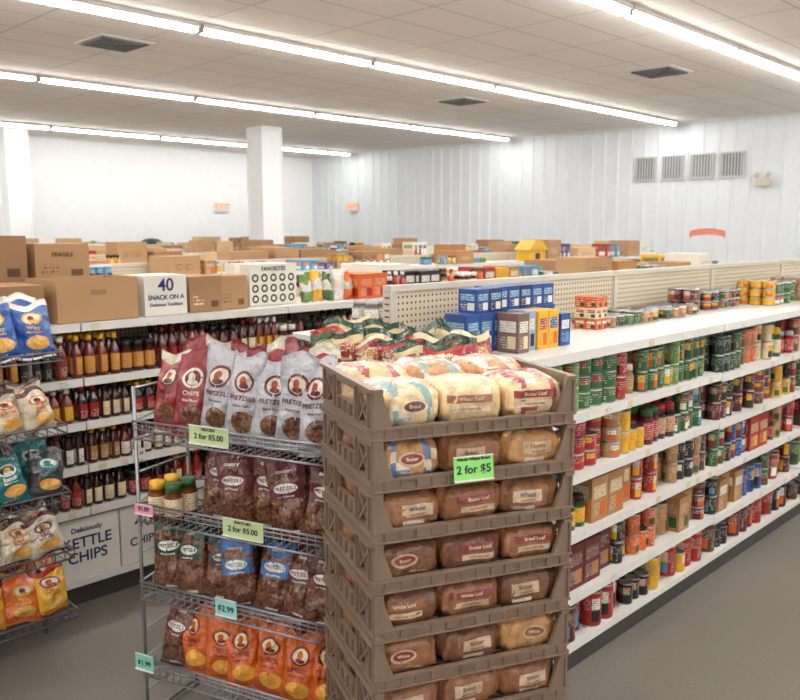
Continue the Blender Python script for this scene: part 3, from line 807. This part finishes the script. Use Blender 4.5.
# ---------------------------------------------------------------- WIRE RACK WITH PRETZEL BAGS
RM=T((1.405,2.657,0))@RZ(-72)
RW,RD=.77,.27
tiers=[1.14,.84,.545,.25]
mb=MB(RM)
for x in (-.012,RW+.012):
    for y in (0.0,RD):
        mb.tube((x,y,0.01),(x,y,1.26),.0065,n=8)
    mb.tube((x,-.02,.02),(x,RD+.02,.02),.007,n=8)
    for z in (1.255,.95,.65,.36,.12): mb.tube((x,.0,z),(x,RD,z),.004)
mb.tube((0,RD,.12),(RW,RD,.12),.005); mb.tube((0,RD,1.26),(RW,RD,1.26),.006)
for z in tiers:
    lo=z-.065
    for (zz,r) in ((z,.0042),(z-.014,.0025),(z-.03,.0025),(lo,.0038)): mb.tube((-.012,-.012,zz),(RW+.012,-.012,zz),r)
    mb.tube((0,RD,z+.02),(RW,RD,z+.02),.004); mb.tube((0,RD,lo),(RW,RD,lo),.004)
    for x in (-.01,RW+.01):
        mb.tube((x,-.012,z),(x,RD,z+.03),.0038); mb.tube((x,-.012,lo),(x,RD,lo),.0038)
        for i in range(6): mb.tube((x,i*RD/5,lo),(x,i*RD/5,z+.03*i/5),.002)
    nw=24
    for i in range(nw+1):
        x=i*RW/nw
        mb.tube((x,-.012,z),(x,-.012,lo),.0019,n=4); mb.tube((x,-.012,lo),(x,RD,lo),.0019,n=4)
        if i%3==0: mb.tube((x,RD,lo),(x,RD,z+.02),.0019,n=4)
    for y in (.09,.18): mb.tube((0,y,lo-.002),(RW,y,lo-.002),.003)
mb.build('wire_display_rack',[M_WIRE])
MAR=lin(92,28,36)
def design(mb,M,w,h,d,ds,seed,style):
    film,body,bo,bi,tc,word,hd=ds
    if style=='window':
        cf=lambda u,v:((hd,1) if v>.80 or v<.05 else (body,4))
    else:
        cf=lambda u,v:((hd,1) if v>.88 or v<.04 else (film,1))
    bv=bag(mb,M,w,h,d,cf,16,26,seed,True)
    if style=='window':
        d_rect(mb,bv,M,0,h*.62,w*.40,h*.10,bo); d_ell(mb,bv,M,0,h*.65,w*.28,h*.062,bi,.002)
        d_text(mb,bv,M,word,0,h*.65,w*.115,tc,.003); d_text(mb,bv,M,'old fashioned',0,h*.55,w*.07,bi,.003)
        d_text(mb,bv,M,'country',0,h*.86,w*.12,bi,.002)
        d_rect(mb,bv,M,w*.05,h*.10,w*.16,h*.018,bi,nz=2)
    else:
        d_ell(mb,bv,M,0,h*.69,w*.25,h*.12,bo); d_ell(mb,bv,M,0,h*.69,w*.19,h*.09,bi,.002)
        d_ell(mb,bv,M,-w*.02,h*.70,w*.08,h*.05,tc,.003); d_ell(mb,bv,M,w*.01,h*.64,w*.12,h*.03,bo,.003)
        d_text(mb,bv,M,word,0,h*.51,w*.15,bo,.002); d_text(mb,bv,M,'Baked Fresh',0,h*.43,w*.08,bo,.002)
        d_ell(mb,bv,M,w*.06,h*.25,w*.29,h*.12,body,.0015,4 if body is BRN else 1)
        d_text(mb,bv,M,'net wt 12 oz',-w*.08,h*.09,w*.07,bo,.002)
SILV=(lin(176,174,180),BRN,MAR,lin(216,196,176),lin(150,60,50),'PRETZELS',lin(176,174,180))
REDB=(lin(146,32,36),BRN,lin(70,22,26),lin(220,200,170),lin(150,34,38),'Smokey',lin(200,190,172))
RED2=(lin(132,26,32),BRN,lin(220,208,188),lin(90,26,28),lin(216,196,170),'CHIPS',lin(132,26,32))
CHEE=(lin(206,94,24),lin(230,164,60),lin(120,28,30),lin(238,214,160),lin(200,90,30),'CHEESE',lin(206,94,24))
def win(h): return (h,BRN,h,WHT,h,'PRETZELS',h)
BL=lin(60,108,166); SL=lin(52,58,64)
rows=[
 [[REDB,RED2,SILV,SILV,SILV,SILV,SILV],[RED2,REDB,RED2,REDB,RED2,REDB,REDB],.325],
 [[win(MAR)]*7,[win(MAR)]*7,.285],
 [[win(DGRN),win(DGRN),win(SL),win(BL),win(BL),win(MAR),win(MAR)],[win(DGRN),win(MAR),win(MAR),win(BLK),win(MAR),win(DRED),win(MAR)],.275],
 [[win(MAR),CHEE,CHEE,CHEE,CHEE,CHEE,CHEE],[win(MAR),win(MAR),CHEE,CHEE,CHEE,CHEE,CHEE],.27]]
for ti,(z,(fr,bk,h)) in enumerate(zip(tiers,rows)):
    mb=MB(RM); lo=z-.0595
    for i in range(7):
        x=.060+i*.108
        if ti==1 and i<=0: continue
        for row,ds in ((1,bk[i]),(0,fr[i])):
            if row and i==6: continue
            if ti==1 and i==1 and row==0: continue
            sty='window' if ds[5]=='PRETZELS' and ds is not SILV else 'film'
            if row: M=T((x+.04,.205,lo))@RZ(R.uniform(-14,14))@RY(R.uniform(-6,6))@RX(-3+R.uniform(-3,3)); w_,h_,d_=.14,h*(1.05 if ti==0 else .98)*R.uniform(.97,1.03),.085
            else: M=T((x,.070+R.uniform(-.008,.02),lo))@RZ(14+R.uniform(-14,14))@RY(R.uniform(-8,8))@RX(-9+R.uniform(-4,4)); w_,h_,d_=.142,h*R.uniform(.90,1.0),.085
            design(mb,M,w_,h_,d_,ds,ti*31+i+row*7,sty)
    mb.build('pretzel_bags',PK)
mb=MB(RM)
for (x,y) in ((.040,.040),(.115,.040),(.040,.118),(.115,.118)):
    jar(mb,x,y,.84-.0595,.034,.135,lin(120,60,30),YEL if x<.05 else GRN,CRM,16)
mb.build('seasoning_jars',PK)
PG=lin(186,204,152)
tag(RM@T((.33,-.019,1.125)),.165,.062,PG,[('PRETZELS',.3,.013),('2 for $5.00',-.1,.027)],M_INKD)
tag(RM@T((.46,-.019,.822)),.165,.062,PG,[('SNACK MIX',.3,.013),('2 for $5.00',-.1,.027)],M_INKD)
tag(RM@T((.38,-.019,.53)),.09,.06,lin(146,210,204),[('$2.99',-.1,.030)])
tag(RM@T((-.0,-.019,.24)),.085,.06,lin(126,194,172),[('$1.99',-.1,.028)])
tag(RM@T((.03,-.019,.825)),.085,.035,lin(230,150,180),[('$1.89',0,.022)])

# ---------------------------------------------------------------- LEFT WIRE RACK
LM=T((0.78,3.27,0)); mb=MB(LM); w2,d2=.64,.34
lt=[1.32,1.02,.74,.49,.23]
for x in (0,w2):
    mb.tube((x,d2,0),(x,d2,1.5),.009,n=8)
    for zz in (.08,): mb.tube((x,.01,zz+.12),(x,d2,zz),.006,n=8)
for z in lt:
    for (zz) in (z,z-.035): mb.tube((0,0,zz),(w2,0,zz),.004)
    mb.tube((0,d2,z-.035),(w2,d2,z-.035),.004)
    for x in (0,w2): mb.tube((x,0,z),(x,d2,z+.02),.004); mb.tube((x,0,z-.035),(x,d2,z-.035),.004)
    for i in range(17):
        x=i*w2/16; mb.tube((x,0,z),(x,0,z-.035),.0022,n=4); mb.tube((x,0,z-.035),(x,d2,z-.035),.0022,n=4)
mb.build('wire_display_rack',[M_BWIRE])
def chip(f,o,i,t,word,hd=None): return (f,lin(214,160,74),o,i,t,word,hd or f)
C_BL=chip(lin(36,84,158),YEL,WHT,RED,'Wavy',WHT); C_CR=chip(lin(202,186,162),ORG,CRM,BRN,'Kettle',BRN); C_TE=chip(lin(28,108,112),WHT,lin(20,60,70),YEL,'Ranch')
C_GR=chip(lin(58,58,62),TEAL,WHT,TEAL,'Dill'); C_WM=chip(lin(206,194,176),MAR,CRM,TAN,'BBQ',MAR); C_YE=chip(YEL,RED,WHT,ORG,'Corn',RED); C_OR=chip(ORG,YEL,WHT,RED,'Puffs')
sets=[([C_BL,C_BL],.25),([C_CR,C_CR],.19),([C_GR,C_TE],.21),([C_WM,C_CR],.18),([C_YE,C_OR],.20)]
for ti,z in enumerate(lt):
    mb=MB(LM); dd,h=sets[ti]; lo=z-.032
    for i in range(5):
        x=.075+i*.128
        for row in (1,0):
            ds=dd[(i+row)%2]
            M=T((x,.25,lo))@RZ(R.uniform(-8,8))@RX(-8) if row else T((x-.01,.10,lo))@RZ(R.uniform(-12,12))@RY(R.uniform(-11,11))@RX(-18)
            design(mb,M,.155,h*(1 if row else .95),.09,ds,ti*3+i+row*11,'film')
    mb.build('chip_bags',PK)
tag(T((1.98,LY-.014,.70)),.07,.05,WHT,[('$3.49',0,.022)])

# ---------------------------------------------------------------- camera & world
cam=bpy.data.cameras.new('camera'); co=bpy.data.objects.new('camera',cam); sc.collection.objects.link(co)
co.location=(0,0,H_CAM); co.rotation_euler=(math.radians(90-8.16),0,math.radians(44.2-90))
cam.sensor_width=36; cam.lens=37.35; cam.clip_start=0.05
cam.dof.use_dof=True; cam.dof.focus_distance=2.5; cam.dof.aperture_fstop=6
sc.camera=co
w=bpy.data.worlds.new('world'); sc.world=w; w.use_nodes=True
w.node_tree.nodes['Background'].inputs[0].default_value=(0.9,0.93,1,1); w.node_tree.nodes['Background'].inputs[1].default_value=0.3
